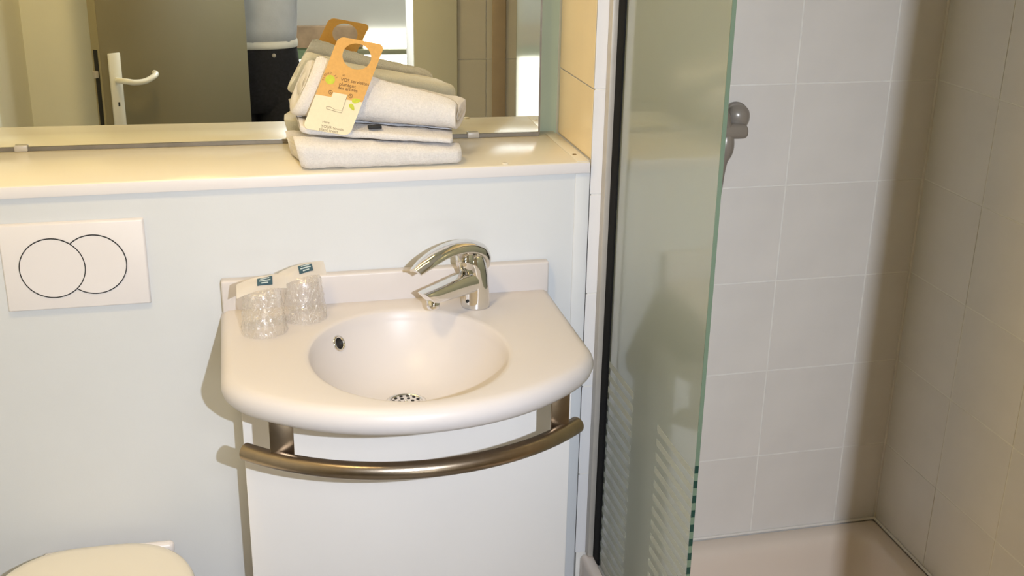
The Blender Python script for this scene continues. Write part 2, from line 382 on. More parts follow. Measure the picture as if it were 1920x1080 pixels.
def hand_shower():
    t = thing('hand_shower', (.86, 0, 1.1), 'grey hand shower hanging in its wall holder on pale tiles', 'hand shower')
    lathe('wall_rose', [(.026, 0), (.026, .006), (.02, .012), (.004, .012)], (.862, 0, 1.186), 'grey_plastic', t, 30, (0, -1, 0))
    rings_mesh('holder', frame_rings([Vector((.854, -.010, 1.188)), Vector((.852, -.03, 1.192)), Vector((.848, -.05, 1.193)), Vector((.845, -.062, 1.192))], lambda i: superell((.016, .020, .021, .014)[i], (.016, .022, .023, .015)[i], 24, 2.3)), 'grey_plastic', t)
    pts = [(.800, -.062, 1.171), (.825, -.060, 1.170), (.850, -.058, 1.169), (.862, -.057, 1.170)]
    rings_mesh('clamp_knob', frame_rings(spline(pts, 5), lambda i: superell((.014 if i < 14 else .009), (.0145 if i < 13 else (.0125 if i < 15 else .008)), 24, 2.6)), 'grey_plastic', t)
    hp = spline([(.822, -.06, 1.165), (.821, -.06, 1.135), (.817, -.058, 1.10), (.814, -.056, 1.03), (.808, -.05, .995)], 6)
    n = len(hp)
    tube('handle', hp, [(.012+.005*math.sin(PI*min(1, i/10)) - .009*max(0, (i-8))/(n-8)) for i in range(n)], 'grey_plastic', t, 20, Vector((0, 1, 0)))
    head = spline([(.822, -.06, 1.165), (.812, -.066, 1.20), (.785, -.08, 1.235)], 5)
    tube('neck', head, [.011]*len(head), 'grey_plastic', t, 18, Vector((0, 1, 0)))
    lathe('spray_head', [(.012, -.02), (.028, -.008), (.033, .004), (.031, .010), (.004, .011)], (.772, -.087, 1.245), 'grey_plastic', t, 30, (-.25, -.9, -.35))
    hs = spline([(.808, -.05, .995), (.80, -.045, .9), (.77, -.04, .7), (.73, -.04, .55), (.70, -.035, .62), (.69, -.02, .80), (.69, -.004, .86)], 8)
    tube('hose', hs, .007, 'grey_plastic', t, 12, Vector((0, 1, 0)))
hand_shower()

# ------------------------------------------------------------------ flush plate
def flush_plate():
    x0, x1, z0, z1 = -.4675, -.2275, .8825, 1.0425
    t = thing('flush_plate', ((x0+x1)/2, 0, z0), 'white dual flush plate with two overlapping round buttons', 'flush plate')
    bm = bmesh.new(); bbox(bm, x0, x1, -.009, -.0005, z0, z1)
    for v_ in bm.verts:
        if v_.co.y < -.005: v_.co.x += .003*(1 if v_.co.x < -.35 else -1); v_.co.z += .003*(1 if v_.co.z < .95 else -1)
    bmesh.ops.bevel(bm, geom=bm.edges[:], offset=.0018, segments=2, profile=.5, affect='EDGES')
    sharpen(from_bm('plate', bm, 'plastic_white', t, True), 40)
    y = -.009; ca, cb, r = Vector((-.3855, 0, .9605)), Vector((-.3165, 0, .9635)), .0535
    n = 96
    def ring_strip(name, pts, wd, dep, mat):
        vs, fs = [], []
        for p, c in pts:
            d = (p-c).normalized(); vs += [p-d*wd/2+Vector((0, dep, 0)), p+d*wd/2+Vector((0, dep, 0))]
        for i in range(len(pts)-1): fs.append((2*i, 2*i+1, 2*i+3, 2*i+2))
        return vs, fs
    def disc(name, outline, gap, mat):
        pts = [Vector((p.x, y-.0003, p.z)) for p in outline]
        extrude_poly(name, pts, (0, -.0008, 0), mat, t)
        return pts
    A = [ca+Vector((r*math.cos(2*PI*k/n), y, r*math.sin(2*PI*k/n))) for k in range(n+1)]
    disc('button', A[:-1], 0, 'plastic_white')
    cres = []
    Bc = [cb+Vector((r*math.cos(2*PI*k/(4*n)), 0, r*math.sin(2*PI*k/(4*n)))) for k in range(4*n)]
    keep = [p for p in Bc if (p-ca).length > r+.0006]
    # order the kept arc from its lower end anticlockwise to its upper end
    keep.sort(key=lambda p: math.atan2(p.z-cb.z, p.x-cb.x))
    a0 = math.atan2(keep[-1].z-ca.z, keep[-1].x-ca.x); a1 = math.atan2(keep[0].z-ca.z, keep[0].x-ca.x)
    inner = [ca+Vector(((r+.0006)*math.cos(a0+(a1-a0)*k/40), 0, (r+.0006)*math.sin(a0+(a1-a0)*k/40))) for k in range(1, 40)]
    disc('button', keep+inner, 0, 'plastic_white')
    for nm, arc, c in (('button_gap', A, ca), ('button_gap', [Vector((p.x, y, p.z)) for p in keep], cb)):
        vs, fs = [], []
        for p in arc:
            d = Vector((p.x-c.x, 0, p.z-c.z)).normalized()
            for s_, dy in ((-.0009, -.0013), (.0009, -.0013)): vs.append(Vector((p.x, y+dy, p.z))+d*s_)
            for s_, dy in ((-.0009, .0004), (.0009, .0004)): vs.append(Vector((p.x, y+dy, p.z))+d*s_)
        for i in range(len(arc)-1):
            a = 4*i; b = a+4
            fs += [(a, a+1, b+1, b), (a+1, a+3, b+3, b+1), (a+2, a, b, b+2)]
        mesh(nm, vs, fs, 'black_gap', t)
flush_plate()

# ------------------------------------------------------------------ toilet
def toilet():
    cx = -.362
    t = thing('toilet', (cx, 0, .06), 'white wall hung toilet with its lid closed, below the flush plate', 'toilet')
    def egg(sc, z, y_back, length, wb_, wf_, n=64, dy=0):
        out = []
        for k in range(n):
            a = 2*PI*k/n; s, c = math.sin(a), math.cos(a)
            # s>0 : towards the wall
            y = y_back-length*.42+(s*length*.42 if s > 0 else s*length*.58)
            e = 3.4 if s > 0 else 2.0
            wdt = wf_ if s <= 0 else wf_
            if s > 0: x = wf_*math.copysign(abs(c)**(2/e), c); y = y_back-length*.42+length*.42*abs(s)**(2/e)
            else: x = wf_*c
            if s > 0: x *= 1-(1-wb_/wf_)*((y-(y_back-length*.42))/(length*.42))**2
            out.append(Vector((cx+x*sc, y_back-length*.42+(y-(y_back-length*.42))*sc+dy, z)))
        return out
    L = [(.55, .09), (.70, .14), (.86, .22), (.96, .31), (1.0, .365), (1.0, .385)]
    rings_mesh('bowl', [egg(s_, z, -.02, .50, .15, .175) for s_, z in L], 'ceramic', t)
    box('wall_mount', cx-.13, cx+.13, -.12, -.001, .12, .384, 'ceramic', t, .02, 3)
    S_ = [(.98, .386), (1.0, .389), (1.0, .400), (.985, .4035)]
    rings_mesh('seat', [egg(s_, z, -.045, .46, .15, .182) for s_, z in S_], 'plastic_white', t)
    Lp = [(.98, .4045), (1.0, .407), (1.0, .418), (.985, .424), (.955, .428), (.88, .4305), (.6, .432)]
    rings_mesh('lid', [egg(s_, z, -.046, .46, .146, .182) for s_, z in Lp], 'plastic_cream', t)
    box('hinge_block', cx-.10, cx+.135, -.050, -.030, .386, .413, 'plastic_white', t, .009, 3)
toilet()

# ------------------------------------------------------------------ washbasin
DECK = .866
def outline():
    xl, xr, yc, R_, cx = -.110, .502, -.1104, .3796, .196
    pts = []
    for k in range(13): pts.append(Vector((xl, -.001-.30*k/12, 0)))
    th0 = math.atan2(-.335-yc, xl-cx); th1 = math.atan2(-.335-yc, xr-cx)
    arc = [Vector((cx+R_*math.cos(th0+(th1-th0)*k/60), yc+R_*math.sin(th0+(th1-th0)*k/60), 0)) for k in range(61)]
    def fillet(a, c, b, n=8): return [((1-s)**2)*a+2*s*(1-s)*c+s*s*b for s in [k/n for k in range(1, n)]]
    pts += fillet(pts[-1], Vector((xl, -.335, 0)), arc[4])
    pts += arc[4:-4]
    e = Vector((xr, -.301, 0))
    pts += fillet(arc[-5], Vector((xr, -.335, 0)), e)
    for k in range(13): pts.append(Vector((xr, -.301+.30*k/12, 0)))
    for k in range(1, 40): pts.append(Vector((xr+(xl-xr)*k/40, -.001, 0)))
    return pts
def washbasin():
    t = thing('washbasin', (.196, 0, .75), 'cream washbasin with round bowl and curved front', 'washbasin')
    O = outline(); c = Vector((.196, -.262, 0)); dc = Vector((.195, -.222, 0)); A_, B_ = .166, .188; D = .112
    def bowl_pt(p, s, z, grow=0):
        d = (p-c).normalized(); r = 1/math.sqrt((d.x/A_)**2+(d.y/B_)**2)+grow
        q = c+(d*r); q = dc.lerp(c, min(1, s))+(q-c)*s
        return Vector((q.x, q.y, z))
    rings = []
    for s in [.17, .2, .28, .38, .48, .58, .68, .76, .83, .88, .92, .95, .975]:
        u_ = (s-.17)/.83
        rings.append([bowl_pt(p, s, DECK-.006-D*(1-u_**2.3)**.85) for p in O])
    for s, z in ((.99, -.0042), (1.005, -.0022), (1.025, -.0007), (1.05, 0)): rings.append([bowl_pt(p, s, DECK+z) for p in O])
    def inset(p, d, z):
        v_ = p-c; q = c+v_*(1-d/v_.length)
        return Vector((q.x, min(q.y, -.001), z))
    rings.append([bowl_pt(p, 1.05, DECK).lerp(inset(p, .02, DECK), .5) for p in O])
    def rim(p, d, z): return inset(p, d, z)
    for d, z in ((.022, 0), (.014, -.0012), (.008, -.0045), (.003, -.010), (0, -.018), (0, -.026), (.003, -.035), (.009, -.042), (.018, -.046)):
        rings.append([rim(p, d, DECK+z) for p in O])
    for s in [.93, .9, .86, .8, .72, .62, .5, .38, .28, .17]:
        u_ = (s-.17)/.83
        rings.append([bowl_pt(p, s, min(DECK-.047, DECK-.0115-D*(1-u_**2.3)**.85)) for p in O])
    body = sharpen(rings_mesh('basin_body', rings, 'ceramic', t, True, False, False), 60)
    bm = bmesh.new(); bbox(bm, -.106, .500, -.022, -.0005, DECK-.02, .9215, .004, 3)
    sharpen(from_bm('upstand', bm, 'ceramic', t, True), 50)
    # drain
    zc = DECK-.006-D; dz = zc+.0005
    lathe('drain_collar', [(.036, .0), (.036, .003), (.032, .0042), (.030, .002)], (dc.x, dc.y, dz), 'chrome', t, 40, None, False, False)
    lathe('drain_grate', [(.0305, -.002), (.0305, .002), (.026, .0038), (.012, .005), (.001, .0052)], (dc.x, dc.y, dz), 'chrome', t, 40)
    for n_, r_ in ((6, .0115), (12, .0225)):
        for k in range(n_):
            a = 2*PI*(k+.5*(n_ == 12))/n_
            lathe('grate_hole', [(.003, 0), (.003, .0006)], (dc.x+r_*math.cos(a), dc.y+r_*math.sin(a), dz+(.0049 if n_ == 6 else .0043)), 'black_gap', t, 10)
    lathe('grate_screw', [(.0035, 0), (.0032, .0012), (.001, .0016)], (dc.x, dc.y, dz+.005), 'chrome', t, 12)
    # overflow on the bowl surface, where the photograph shows it
    tree = BVHTree.FromPolygons([v_.co[:] for v_ in body.data.vertices], [tuple(p.vertices) for p in body.data.polygons])
    h, nrm, _, _ = tree.ray_cast(CAM, ray(635, 644).normalized())
    if nrm.dot(ray(635, 644)) > 0: nrm = -nrm
    lathe('overflow_ring', [(.0145, -.002), (.0150, .001), (.0138, .003), (.0112, .0034), (.0098, .002), (.0096, -.003)], h, 'chrome', t, 36, nrm, False, False)
    lathe('overflow_hole', [(.0098, -.002), (.0098, .0006)], h, 'black_gap', t, 30, nrm)
washbasin()
def cabinet():
    t = thing('vanity_cabinet', (.2, -.08, 0), 'plain white cabinet panel below the washbasin', 'cabinet')
    x0, x1, y = -.084, .515, -.15
    box('front_panel', x0, x1, y, y+.018, .08, .742, 'panel_white', t, .0012)
    box('side_panel', x0, x0+.018, y+.0185, -.001, .08, .742, 'panel_white', t, .001)
    box('side_panel', x1-.018, x1, y+.0185, -.0045, .08, .742, 'panel_white', t, .001)
    box('plinth', x0+.03, x1-.03, y+.03, y+.046, 0, .079, 'panel_white', t, .001)
cabinet()
def towel_rail():
    t = thing('towel_rail', (.18, -.42, .75), 'curved brushed steel towel rail below the washbasin', 'towel rail')
    L_, M_, R_ = Vector((-.079, -.345)), Vector((.172, -.456)), Vector((.463, -.359))
    def circ(a, b, c):
        d = 2*(a.x*(b.y-c.y)+b.x*(c.y-a.y)+c.x*(a.y-b.y))
        ux = (a.length_squared*(b.y-c.y)+b.length_squared*(c.y-a.y)+c.length_squared*(a.y-b.y))/d
        uy = (a.length_squared*(c.x-b.x)+b.length_squared*(a.x-c.x)+c.length_squared*(b.x-a.x))/d
        return Vector((ux, uy))
    o = circ(L_, M_, R_); r = (L_-o).length
    a0 = math.atan2(L_.y-o.y, L_.x-o.x); a1 = math.atan2(R_.y-o.y, R_.x-o.x)
    path = [Vector((o.x+r*math.cos(a0+(a1-a0)*k/48), o.y+r*math.sin(a0+(a1-a0)*k/48), .75)) for k in range(49)]
    tube('rail', path, .0142, 'steel', t, 28)
    for xa, xb in ((-.041, -.004), (.412, .443)):
        xm = (xa+xb)/2; ym = o.y-math.sqrt(r*r-(xm-o.x)**2)
        box('bracket', xa, xb, ym+.006, ym+.011, .747, .8195, 'steel', t, .001)
towel_rail()

# ------------------------------------------------------------------ tap
def faucet():
    base = Vector((.346, -.080, DECK)); d = Vector((-.834, -.552, 0)).normalized(); s = Vector((-d.y, d.x, 0)); up = Vector((0, 0, 1))
    t = thing('mixer_tap', base, 'chrome single lever mixer tap standing on the washbasin', 'tap')
    P = lambda u_, v_, z: base+d*u_+s*v_+up*z
    def ringp(u_, z, a, b, tilt=0, n=32, e=2.0):
        out = []
        for x, y in superell(a, b, n, e): out.append(P(u_+x*math.cos(tilt), y, z+x*math.sin(tilt)))
        return out
    rings_mesh('body', [ringp(0, .0005, .026, .026), ringp(0, .003, .0265, .0265), ringp(0, .012, .0255, .0255), ringp(.0, .035, .0245, .0245), ringp(.001, .06, .0238, .0235, -.08), ringp(.004, .078, .0235, .0225, -.22), ringp(.010, .092, .0235, .0215, -.38), ringp(.014, .100, .020, .018, -.42), ringp(.016, .104, .010, .010, -.42)], 'chrome', t)
    sp = [(0.0, .050, .018, .021), (.02, .051, .0195, .0205), (.04, .051, .0195, .020), (.07, .050, .0175, .019), (.10, .0485, .0155, .018), (.122, .0480, .0140, .017), (.134, .0490, .0115, .0165), (.141, .0515, .007, .014)]
    rings = []
    for u_, z, hh, ww in sp:
        u_ *= .89
        rings.append([P(u_+(.012 if y > 0 else -.006)*(u_/.14)**3*(abs(y)/hh), x, z+y) for x, y in superell(ww, hh, 32, 3.0)])
    sharpen(rings_mesh('spout', rings, 'chrome', t), 50)
    lathe('aerator', [(.0115, .012), (.0118, 0), (.0105, -.004), (.004, -.0035)], P(.106, 0, .0275), 'chrome', t, 28)
    tp = spline([(-.026, 0, .072), (-.022, 0, .092), (-.006, 0, .109), (.022, 0, .121), (.06, 0, .1265), (.10, 0, .1235), (.135, 0, .114), (.160, 0, .104)], 6)
    hs = [.006, .010, .012, .011, .0085, .0065, .005, .0028]; ws = [.012, .018, .0215, .0225, .022, .021, .0195, .014]
    def lerp_l(a, f): i = min(int(f), len(a)-2); return a[i]+(a[i+1]-a[i])*(f-i)
    rings = []
    for i, p in enumerate(tp):
        f = i/6; hh = lerp_l(hs, f); ww = lerp_l(ws, f)
        q0 = tp[max(0, i-1)]; q1 = tp[min(len(tp)-1, i+1)]; tn = (q1-q0).normalized(); nn = Vector((-tn.z, 0, tn.x))
        ring = []
        for x, y in superell(ww, hh, 28, 2.6):
            bow = -.004*(x/ww)**2 if y > 0 else -.0055*(x/ww)**2
            qq = p+nn*(y+bow); ring.append(P(qq.x*.93, x, qq.z))
        rings.append(ring)
    sharpen(rings_mesh('lever', rings, 'chrome', t), 60)
    rings_mesh('cartridge_neck', [ringp(.018, .074, .018, .0175, -.3), ringp(.028, .095, .0175, .017, -.3), ringp(.030, .112, .016, .016, -.2)], 'chrome', t)
    q = P(.0255, .004, .016)
    lathe('chain_eye', [(.003, -.001), (.003, .0016), (.001, .002)], q, 'black_gap', t, 12, d)
faucet()

# ------------------------------------------------------------------ wrapped tumblers
def tumbler(x, y, seed, rot, label, lean):
    rnd = random.Random(seed); c = Vector((x, y, DECK+.0006))
    t = thing('wrapped_tumbler', c, label, 'tumbler', 'wrapped tumblers on the washbasin')
    lathe('tumbler', [(.0335, 0), (.0355, .001), (.0345, .02), (.032, .045), (.0285, .074), (.026, .0775), (.002, .0775)], c, 'tumbler_glass', t, 40, None, False, True)
    n, rings = 110, []
    for k in range(48):
        f = k/47; z = .001+.081*f; r = .0385-.0085*f
        if f > .9: r *= 1-.25*(f-.9)/.1
        ring = []
        for j in range(n):
            a = 2*PI*j/n
            dr = .0022*noise.noise(Vector((math.cos(a)*2.5, math.sin(a)*2.5, f*4+seed*3)))-.0045*abs(noise.noise(Vector((math.cos(a)*4.5, math.sin(a)*4.5, f*6+seed))))-.0030*abs(noise.noise(Vector((math.cos(a)*9, math.sin(a)*9, f*14+seed))))+.002
            ring.append(c+Vector(((r+dr)*math.cos(a), (r+dr)*math.sin(a), z)))
        rings.append(ring)
    rings_mesh('plastic_wrap', rings, 'cellophane', t, True, False, True)
    # folded paper header lying over the top
    M = Matrix.Rotation(rot, 3, 'Z'); top = c+Vector((0, 0, .0845))
    def sheet(name, L, W, z0, mat, ox=0, oy=0, nx=14, ny=6, parent=t, shear=0.0):
        v, f = [], []
        for i in range(nx+1):
            for j in range(ny+1):
                a, b = (i/nx-.5)*L+ox, (j/ny-.5)*W+oy
                zz = z0+.006*(1-(abs(a)/.045)**2)-.003*(b/.02)**2+.45*b+.002*noise.noise(Vector((a*40, b*60, seed)))+lean*a
                v.append(top+M @ Vector((a+shear*b, b, zz)))
        for i in range(nx):
            for j in range(ny): k = i*(ny+1)+j; f.append((k, k+1, k+ny+2, k+ny+1))
        m_ = len(v); v += [p-Vector((0, 0, .0006)) for p in v]
        f += [tuple(q+m_ for q in ff[::-1]) for ff in f]
        return mesh(name, v, f, mat, parent, True)
    hd = sheet('paper_header', .088, .030, 0, 'paper_film', shear=.35)
    sheet('blue_label', .027, .017, .0013, 'label_blue', .006, 0, 6, 4, hd, .35)
    for k, (oy, L) in enumerate(((.005, .016), (0, .020), (-.005, .012))): sheet('label_line', L, .0018, .0021, 'label_text', .006, oy, 6, 1, hd, .35)
tumbler(-.036, -.134, 2, .30, 'clear tumbler in crinkled wrap, farther from the tap', .05)
tumbler(.036, -.083, 5, .42, 'clear tumbler in crinkled wrap, nearer the tap', .05)

# ------------------------------------------------------------------ towels
def spiral_towel(name, label, loc, a, b, th, turns, x0, x1, deform, seed, nx=70, start=0, e=3.2):
    """a folded or rolled terry towel: a thick flattened spiral swept along x"""
    t = thing(name, loc, label, 'towel', 'white towels stacked on the shelf')
    N_ = int(64*turns); cl_ = []
    for k in range(N_+1):
        g = k/64; th_ = start+2*PI*g; q = th*1.12*g
        aa, bb = max(.006, a-th/2-q), max(.002, b-th/2-q)
        c_, s_ = math.cos(th_), math.sin(th_)
        cl_.append(Vector((aa*math.copysign(abs(c_)**(2/e), c_), bb*math.copysign(abs(s_)**(2/e), s_))))
    outer, inner = [], []
    for k, p in enumerate(cl_):
        tn = (cl_[min(k+1, N_)]-cl_[max(k-1, 0)]); tn = tn.normalized() if tn.length > 1e-9 else Vector((1, 0))
        nn = Vector((tn.y, -tn.x)); outer.append(p+nn*th/2); inner.append(p-nn*th/2)
    sec = outer+inner[::-1]
    ys, zs_ = [p.x for p in sec], [p.y for p in sec]
    sec = [Vector((a*(2*(p.x-min(ys))/(max(ys)-min(ys))-1), b*(2*(p.y-min(zs_))/(max(zs_)-min(zs_))-1))) for p in sec]
    n = len(sec); v, f = [], []
    L_ = x1-x0
    for i in range(nx+1):
        u_ = .5-.5*math.cos(PI*i/nx)
        x = x0+L_*u_
        edge = min(u_, 1-u_)*L_; sh_ = 1-.10*max(0, 1-edge/.012)**2
        for p in sec:
            y, z = p.x*sh_, p.y*sh_
            q = deform(x, y, z, u_)
            d = .0022*noise.noise(q*28+Vector((seed, 0, 0)))+.0012*noise.noise(q*95+Vector((0, seed, 0)))+.0007*noise.noise(q*320)
            rd = Vector((0, y/a, z/b)); rd = rd.normalized() if rd.length > 1e-6 else rd
            v.append(q+rd*d)
    for i in range(nx):
        for j in range(n): f.append((i*n+j, i*n+(j+1) % n, (i+1)*n+(j+1) % n, (i+1)*n+j))
    m_ = n//2
    for base in (0, nx*n):
        for j in range(m_-1): f.append((base+j, base+j+1, base+n-2-j, base+n-1-j))
    mesh('cloth', v, f, 'terry', t, True)
    return t
def bathT(u_): return lerp(.058, .034, u_**.8)
def df_bottom(x, y, z, u_):
    T = bathT(u_); zz = (z/.0255+1)/2
    back = max(0, 1-u_*5)*(.010+.012*(y > 0))
    return Vector((x-back+.012*(1-zz)*max(0, 1-u_*6), .1005+y-.004*u_, SHELF_Z+.0012+T*zz*(1-.08*max(0, y/.094)**2)))
spiral_towel('bath_towel', 'thick folded white bath towel lying flat on the shelf', (.19, .10, SHELF_Z), .094, .0255, .0165, 1.5, .046, .337, df_bottom, 1, start=PI*.6, e=5.5)
def df_mid(x, y, z, u_):
    zz = (z/.0085+1)/2
    x -= .16*max(0, .075-y)*max(0, (u_-.6)/.4)**3
    return Vector((x, .120+y-.030*u_, SHELF_Z+.003+bathT(u_)+lerp(.020, .0155, u_)*zz))
spiral_towel('hand_towel', 'thin folded white towel in the middle of the towel stack', (.19, .10, SHELF_Z+.054), .083, .0085, .0078, .98, .050, .345, df_mid, 4, start=PI*.55)
def df_top(x, y, z, u_):
    zb = SHELF_Z+.0045+bathT(u_)+lerp(.021, .0165, u_); hgt = lerp(.108, .052, u_**.85)
    zz = (z/.031+1)/2
    lean = (.060*zz-.010)*max(0, 1-u_*1.9)
    x -= .30*max(0, .075-y)*max(0, (u_-.6)/.4)**3
    return Vector((x+lean, .128+y*.88+lerp(.038, .000, u_)*zz-.034*u_, zb+hgt*zz))
tt = spiral_towel('rolled_towel', 'rolled white towel on top of the towel stack', (.19, .10, SHELF_Z+.075), .082, .031, .0150, 1.95, .044, .374, df_top, 9, start=PI*.7, e=2.6)
tg = on_y(703, 238, .036)
box('sewn_tag', tg.x-.012, tg.x+.012, .032, .045, tg.z-.003, tg.z+.002, 'black_gap', tt, .0008)

# ------------------------------------------------------------------ paper hanger
def hanger():
    a = math.radians(22); P0 = on_y(611, 248, .022); Nn = Vector((0, -math.cos(a), math.sin(a)))
    pl = lambda x, y: on_plane(x, y, P0, Nn)
    t = thing('paper_door_hanger', P0, 'orange and cream card hanger with round hole leaning on the towels', 'card')
    o = pl(567, 240); ex = (pl(655, 255)-o); W = ex.length; ex.normalize()
    ey = pl(635, 68)-o; H = (ey-ex*ey.dot(ex)).length; ey = Nn.cross(ex).normalized()
    if ey.z < 0: ey = -ey
    skew = (pl(635, 68)-o).dot(ex)/H
    loc = lambda x, y: ((pl(x, y)-o).dot(ex), (pl(x, y)-o).dot(ey))
    Q = lambda u_, v_, dd=0: o+ex*(u_)+ey*v_+Nn*dd
    # rounded outline as a slightly sheared rectangle seen in the photograph
    sk = skew
    def outline_(r=.011, n=8):
        out = []
        for cx, cy, s in ((W-r, H-r, 0), (r, H-r, 1), (r, r, 2), (W-r, r, 3)):
            for k in range(n+1):
                th = PI/2*(s+k/n); x, y = cx+r*math.cos(th), cy+r*math.sin(th); out.append(Vector((x+sk*y, y)))
        return out
    OUT = outline_()
    bl, br = Vector(loc(592, 177)), Vector(loc(681, 192))
    def side(p): return (br.x-bl.x)*(p.y-bl.y)-(br.y-bl.y)*(p.x-bl.x)
    def clip(poly, keep):
        out = []
        for i in range(len(poly)):
            p, q = poly[i], poly[(i+1) % len(poly)]; sp_, sq = side(p)*keep, side(q)*keep
            if sp_ >= 0: out.append(p)
            if sp_*sq < 0: out.append(p+(q-p)*(sp_/(sp_-sq)))
        return out
    up_, lo_ = clip(OUT, 1), clip(OUT, -1)
    hc = Vector(loc(669, 106)); hr = .0255; th = .0006
    n = 120; ang = [2*PI*k/n for k in range(n)]
    ang += [math.atan2(p.y-hc.y, p.x-hc.x) % (2*PI) for p in up_]; ang = sorted(set(round(x, 5) for x in ang))
    def cast(poly, an):
        dx, dy = math.cos(an), math.sin(an); best = None
        for i in range(len(poly)):
            p, q = poly[i], poly[(i+1) % len(poly)]; e = q-p; den = dx*e.y-dy*e.x
            if abs(den) < 1e-12: continue
            w_ = p-hc; tt_ = (w_.x*e.y-w_.y*e.x)/den; uu = (w_.x*dy-w_.y*dx)/den
            if tt_ > 0 and -1e-6 <= uu <= 1+1e-6 and (best is None or tt_ > best): best = tt_
        return hc+Vector((dx, dy))*(best or .03)
    inn = [hc+Vector((hr*math.cos(x), hr*.92*math.sin(x))) for x in ang]; outr = [cast(up_, x) for x in ang]
    k_ = len(ang); v = [Q(p.x, p.y) for p in inn+outr]+[Q(p.x, p.y, -th) for p in inn+outr]; f = []
    for i in range(k_):
        j = (i+1) % k_
        f += [(i, j, k_+j, k_+i), (2*k_+i, 2*k_+j, 3*k_+j, 3*k_+i), (i, j, 2*k_+j, 2*k_+i), (k_+i, k_+j, 3*k_+j, 3*k_+i)]
    up_o = mesh('upper_panel', v, f, 'orange_card', t)
    lo_o = extrude_poly('lower_panel', [Q(p.x, p.y) for p in lo_], -Nn*th, 'cream_card', t)
    def flat(name, pts, mat, parent, dd=.0003): extrude_poly(name, [Q(u_, v_, dd-.0002) for u_, v_ in pts], Nn*.0002, mat, parent)
    def ring(name, c, r, wd, mat, parent, n=24):
        vs, fs = [], []
        for k in range(n):
            a_ = 2*PI*k/n
            for rr in (r, r-wd): vs.append(Q(c[0]+rr*math.cos(a_), c[1]+rr*math.sin(a_), .0003))
        for k in range(n): b_ = (k+1) % n; fs.append((2*k, 2*b_, 2*b_+1, 2*k+1))
        mesh(name, vs, fs, mat, parent)
    def text(s_, px, py, width_px, mat, parent, size=None, rot=0, align='LEFT'):
        cu = bpy.data.curves.new('print', 'FONT'); cu.body = s_; cu.size = .01; cu.align_x = align
        ob = bpy.data.objects.new('print', cu); COL.objects.link(ob)
        dg = bpy.context.evaluated_depsgraph_get(); me = bpy.data.meshes.new_from_object(ob.evaluated_get(dg)); bpy.data.objects.remove(ob)
        xs = [v_.co.x for v_ in me.vertices]; w0 = max(xs)-min(xs)
        if width_px:
            a_, b_ = loc(px, py), loc(px+width_px, py+width_px*.165); sc = (b_[0]-a_[0])/w0
        else: a_ = loc(px, py); sc = size/.01
        ca, sa = math.cos(rot), math.sin(rot)
        for v_ in me.vertices:
            x, y = v_.co.x*sc, v_.co.y*sc; v_.co = Q(a_[0]+x*ca-y*sa, a_[1]+x*sa+y*ca, .0004)
        me.name = 'print'
        return link('printed_text', me, mat, parent)
    text('ici', 642, 142.5, None, 'brown_print', up_o, .0055)
    text('VOS serviettes', 638.5, 151.5, 53, 'brown_print', up_o)
    text('plantent', 635.5, 160, 31, 'brown_print', up_o)
    text('des arbres', 632.5, 166.5, 37, 'brown_print', up_o)
    text('Here', 604, 230, 13, 'grey_print', lo_o)
    text('YOUR towels', 601.5, 238.5, 42, 'grey_print', lo_o)
    text('plant trees', 598, 244, 35, 'grey_print', lo_o)
    gc = loc(619, 149.5); gr = .0085
    flat('green_globe', [(gc[0]+gr*math.cos(2*PI*k/28), gc[1]+gr*math.sin(2*PI*k/28)) for k in range(28)], 'green_print', up_o)
    word = 'PLANET 21'
    for k, ch in enumerate(word):
        if ch == ' ': continue
        a_ = math.radians(190-k*20); c_ = (gc[0]+(gr+.0018)*math.cos(a_), gc[1]+(gr+.0018)*math.sin(a_))
        ob = text(ch, 619, 149.5, None, 'brown_print', up_o, .0052, a_-PI/2, 'CENTER')
        dl = Q(*c_)-Q(*gc)
        for v_ in ob.data.vertices: v_.co += dl
    for x, y in ((619.6, 173), (657.5, 180)):
        c_ = loc(x, y); ring('icon_ring', c_, .0038, .0008, 'brown_print', up_o)
        flat('icon_mark', [(c_[0]-.0018, c_[1]-.0004), (c_[0]+.0018, c_[1]-.0004), (c_[0]+.0018, c_[1]+.0005), (c_[0]-.0018, c_[1]+.0005)], 'brown_print', up_o)
    tw = [loc(*q) for q in ((625, 173), (651.5, 178), (640, 212), (612, 204))]
    flat('towel_picture', tw, 'cream_card', up_o, .0004)
    def strip(a_, b_, wd, mat, parent):
        a2, b2 = Vector(a_), Vector(b_); dd = (b2-a2).normalized(); nn = Vector((-dd.y, dd.x))*wd/2
        flat('drawn_line', [tuple(a2-nn), tuple(b2-nn), tuple(b2+nn), tuple(a2+nn)], mat, parent, .0007)
    for q0, q1 in (((651.5, 178), (640, 212)), ((640, 212), (612, 204)), ((612, 204), (612, 200)), ((612, 200), (620, 201)), ((620, 201), (628, 206)), ((628, 206), (641, 207))): strip(loc(*q0), loc(*q1), .0006, 'grey_print', lo_o)
    def leaf(px, py, L_, an):
        c_ = loc(px, py); pts = []
        for k in range(20):
            a_ = 2*PI*k/20; x, y = L_*math.cos(a_), L_*.55*math.sin(a_)*(1-.35*math.cos(a_))
            pts.append((c_[0]+x*math.cos(an)-y*math.sin(an), c_[1]+x*math.sin(an)+y*math.cos(an)))
        flat('green_leaf', pts, 'green_print', lo_o, .0005)
    leaf(660, 201, .0068, -.9); leaf(668, 189, .0080, .25)
hanger()

